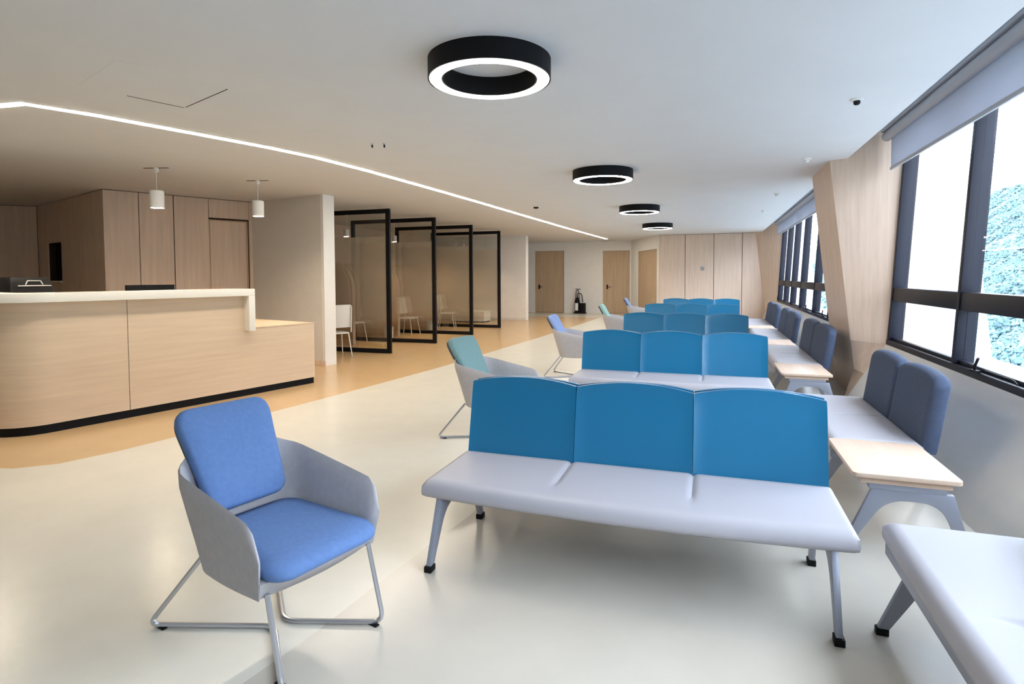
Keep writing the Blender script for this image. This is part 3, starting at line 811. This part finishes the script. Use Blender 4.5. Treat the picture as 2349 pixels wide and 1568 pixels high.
# ------------------------------------------------------------------ tub armchairs
def make_armchair():
    """u (x) is forward, origin on the floor below the seat centre"""
    root = empty('armchair')
    # shell: U-shaped wall from right arm front, round the back, to the left arm front
    N = 40; loops = []
    def plan(t, k):   # t in [-1,1]; k 0 bottom, 1 top
        s = abs(t); sg = -1 if t < 0 else 1
        uf = .25+.075*k; ur = .27+.10*k; wf = .265+.045*k; wr = .235+.045*k; rc = .16
        # straight arm then rounded corner then straight back
        La = uf+ur-rc; Lc = rc*PI/2; Lb = wr-rc; T = La+Lc+Lb; d = (1-s)*T
        if d < La: q = d/La; return (uf-q*La, sg*(wf+(wr-wf)*q))
        d -= La
        if d < Lc: a = d/Lc*PI/2; return (-ur+rc-rc*math.sin(a), sg*(wr-rc+rc*math.cos(a)))
        d -= Lc; return (-ur, sg*(wr-rc-d))
    def ztop(t):
        s = 1-abs(t)
        z = .585+.115*min(1, s/.72)
        if s < .11: z -= .10*(1-s/.11)**2.4
        if s > .72: z += .10*((s-.72)/.28)
        return z
    def zbot(t):
        s = 1-abs(t); return .325-.02*math.sin(PI*s)
    HH = 8
    for i in range(N+1):
        t = -1+2*i/N; zt = ztop(t); zb = zbot(t); outer = []; inner = []
        for j in range(HH+1):
            b = j/HH; k = b*(zt-zb)/.37; p_ = plan(t, k)
            c = Vector((p_[0], p_[1], 0)); dirn = Vector((p_[0]+.02, p_[1], 0)).normalized()
            th = .017*(1-.55*max(0, (b-.85)/.15)**2)
            z = zb+(zt-zb)*b
            outer.append((c.x+dirn.x*th, c.y+dirn.y*th, z)); inner.append((c.x-dirn.x*th, c.y-dirn.y*th, z))
        loops.append(outer+[((outer[-1][0]+inner[-1][0])/2, (outer[-1][1]+inner[-1][1])/2, zt+.010)]+inner[::-1])
    sh = MB().loft(loops)
    sh.build('shell', M_SHELL, root, smooth=True, angle=math.radians(70))
    # pan under the seat
    bot = [plan(-1+2*i/N, 0) for i in range(N+1)]; mid = [plan(-1+2*i/N, .32) for i in range(N+1)]
    fr_b = [(bot[-1][0]+.03*math.sin(PI*k/6), bot[-1][1]*(1-2*k/6)) for k in range(1, 6)]
    fr_m = [(mid[-1][0]+.05*math.sin(PI*k/6), mid[-1][1]*(1-2*k/6)) for k in range(1, 6)]
    zb_l = [zbot(-1+2*i/N) for i in range(N+1)]+[.325]*5
    MB().loft([[(x, y, z) for (x, y), z in zip(bot+fr_b, zb_l)], [(x, y, .39) for x, y in mid+fr_m]]).build('seat_pan', M_SHELL, root, smooth=True, angle=math.radians(60))
    # seat cushion
    def rtrap(uf, ur, wf, wr, r, bow):
        c = rounded([(uf, -wf, 0), (uf, wf, 0), (-ur, wr, 0), (-ur, -wr, 0)], [r, r, r*1.3, r*1.3], 6, True)
        return [(p.x+(bow*(1-(p.y/wf)**2) if p.x > 0 else 0), p.y) for p in c]
    base = rtrap(.325, .23, .262, .215, .075, .045)
    def sc(k, z, dz=0.): return [(x*k+.0, y*k, z+dz*(1 if x < 0 else -1)*abs(x)) for x, y in base]
    MB().loft([sc(.95, .385), sc(.99, .395), sc(1.0, .415), sc(.985, .440, .04), sc(.93, .458, .04), sc(.7, .466, .03), sc(.3, .468, .02)]).build('seat_cushion', M_BLUE, root, smooth=True, angle=math.radians(80))
    # back cushion, reclined
    bc = rounded([(-.175, 0, 0), (.175, 0, 0), (.228, .40, 0), (-.228, .40, 0)], [.05, .05, .085, .085], 7, True)
    ax0 = Vector((-.215, 0, .50)); upv = Vector((-.235, 0, .42)).normalized(); nrm = Vector((upv.z, 0, -upv.x))
    def bl(k, off, crv=.0):
        out = []
        for p in bc:
            x = p.x*k; y = .2+(p.y-.2)*(1-(1-k)*.9)
            out.append(tuple(ax0+Vector((0, x, 0))+upv*y*1.18+nrm*(off+crv*(x/.22)**2)))
        return out
    MB().loft([bl(.93, -.030, .02), bl(.99, -.022, .02), bl(1., 0., .02), bl(.985, .018, .02), bl(.93, .030, .018), bl(.6, .036, .01), bl(.25, .037, .004)]).build('back_cushion', M_BLUE, root, smooth=True, angle=math.radians(80))
    bs = MB().loft([bl(.90, -.052, .02), bl(.95, -.046, .02), bl(.95, -.030, .02)]); bs.build('back_plate', mat('navy_back_plate', (.05, .055, .09), .7), root, smooth=True)
    # wire base: two V-shaped floor rails meeting at the centre
    for s in (-1, 1):
        path = rounded([(-.25, s*.20, .325), (-.485, s*.31, .012), (-.02, s*.022, .012), (.35, s*.25, .012), (.265, s*.245, .34)], [0, .05, .06, .05, 0], 6)
        wb = MB().tube(path, .0105, 8).build('wire_leg', M_CHROME, root, smooth=True)
        for x, y in ((-.44, s*.282), (.31, s*.224)):
            MB().box(x-.03, x+.03, y-.010, y+.010, 0, .006).build('glide', M_BLACKP, wb)
    return root
ch0 = make_armchair()
def recolour(root, m):
    for c in root.children:
        if c.name.split('.')[0] in ('seat_cushion', 'back_cushion'):
            me = c.data.copy(); me.materials[0] = m; c.data = me
chairs = [(-1.724, 1.976, -.246, M_BLUE, 'grey tub armchair with cornflower blue cushions in the left foreground'),
          (-1.86, 5.05, -.16, M_SAGE, 'grey tub armchair with sage green cushions behind the nearest bench'),
          (-1.85, 8.52, .02, M_PERI, 'grey tub armchair with periwinkle blue cushions beyond the second bench row'),
          (-1.72, 12.0, .05, M_MINT, 'grey tub armchair with mint green cushions beyond the third bench row'),
          (-1.72, 15.6, .1, M_PERI, 'farthest grey tub armchair with blue cushions by the oak panels')]
for i, (x, y, a, m_, lab) in enumerate(chairs):
    o = ch0 if i == 0 else copy_tree(ch0)
    o.location = (x, y, 0.002); o.rotation_euler = (0, 0, a); tag(o, lab, 'armchair', 'grey tub armchairs along the aisle')
    if i: recolour(o, m_)

# ------------------------------------------------------------------ fire extinguisher
fx = empty('fire_extinguisher', (-5.05, 23.05, 0), 0, 'dark wheeled fire extinguisher with hose standing at the corridor wall', 'fire extinguisher')
MB().lathe([(.09, .06), (.105, .08), (.105, .48), (.09, .56), (.05, .62), (.03, .64), (.03, .68)], 20, (-.06, 0, 0)).build('cylinder', M_BLACKP, fx, smooth=True)
MB().box(-.125, -.005, -.112, -.100, .12, .42).build('label_plate', M_WHITEP, fx)
MB().box(.04, .27, -.10, .10, .05, .42).build('case', M_BLACKP, fx, bevel=.01)
MB().tube(rounded([(-.06, 0, .66), (-.06, -.02, .82), (.12, -.02, .80), (.17, -.02, .45)], .08), .018, 8).build('hose', M_BLACKP, fx, smooth=True)
fr_ = MB(); fr_.tube(rounded([(-.15, .05, .05), (-.13, .05, .85), (-.06, .05, .95), (.0, .05, .85), (.02, .05, .05)], .05), .014, 6); fr_.tube([(-.14, .05, .98), (.06, .05, .98)], .016, 6); fr_.tube([(-.05, .05, .93), (-.05, .05, .98)], .012, 6)
fr_.build('trolley_frame', M_BLACKP, fx, smooth=True)
MB().box(-.19, .29, -.12, .12, 0, .05).build('base', M_BLACKP, fx)

# ------------------------------------------------------------------ outside: fins, ledge, hillside
def fin(y, label):
    root = tag(MB().hexa([(2.25, y, -.5), (3.17, y, -.5), (3.17, y+1.2, -.5), (2.25, y+1.2, -.5), (2.25, y, 3.8), (2.64, y, 3.8), (2.64, y+1.2, 3.8), (2.25, y+1.2, 3.8)]).build('facade_fin', M_CONC), label, 'facade fin', 'pale concrete fins outside the windows', 'structure')
    return root
fin(8.0, 'slanted pale concrete fin outside the near window')
fin(19.5, 'slanted pale concrete fin outside the far window')
struct(MB().box(2.15, 3.45, -6, 30, .26, .42).build('facade_ledge', M_CONC), 'pale concrete ledge outside the windows')
struct(MB().box(2.145, 2.24, -3.2, 24, -.2, .26).build('facade_base', M_CONC))

def hillside():
    nx, ny = 44, 90
    def h(x, y):
        t = (x-9)/22
        base = -7+18*max(0, min(1, t))**.8
        return base+1.6*noise.noise(Vector((x*.12, y*.09, 1.7)))+.5*noise.noise(Vector((x*.4, y*.4, 4)))
    vs_ = []; f = []
    for j in range(ny+1):
        for i in range(nx+1):
            x = 7+30*i/nx; y = -20+190*j/ny; vs_.append((x, y, h(x, y)))
    for j in range(ny):
        for i in range(nx):
            a = j*(nx+1)+i; f.append((a, a+1, a+nx+2, a+nx+1))
    hs = MB().add(vs_, f).build('hillside', mat('hill_scrub', (.10, .14, .15), .9, .1, var=.5, vscale=.8), None, smooth=True)  # scrub colour also carries the blue haze tint
    struct(hs, 'scrubby hillside outside the windows')
    mb = MB(); rnd = random.Random(3)
    for _ in range(60000):
        x = 9+24*rnd.random(); y = min(140, x/math.tan(math.radians(5+24*rnd.random())))+rnd.random(); s = .05+.16*rnd.random()**2
        c = Vector((x, y, h(x, y)+s*.35))
        dirs = [(1, 0, 0), (0, 1, 0), (-1, 0, 0), (0, -1, 0), (0, 0, 1), (0, 0, -.6)]
        p = [c+Vector(d)*s*(.6+.8*rnd.random())+Vector((rnd.uniform(-.2, .2), rnd.uniform(-.2, .2), rnd.uniform(-.2, .2)))*s for d in dirs]
        mb.add(p, [(0, 1, 4), (1, 2, 4), (2, 3, 4), (3, 0, 4), (1, 0, 5), (2, 1, 5), (3, 2, 5), (0, 3, 5)])
    fo = mb.build('hillside_foliage', mat('foliage', (.075, .135, .14), .8, .2, var=.6, vscale=1.2))  # blue of the outdoor haze is mixed into the leaf colour
    tag(fo, 'dense green shrubs with blue haze in their colour covering the hillside outside the windows', 'foliage', None, 'stuff')
hillside()
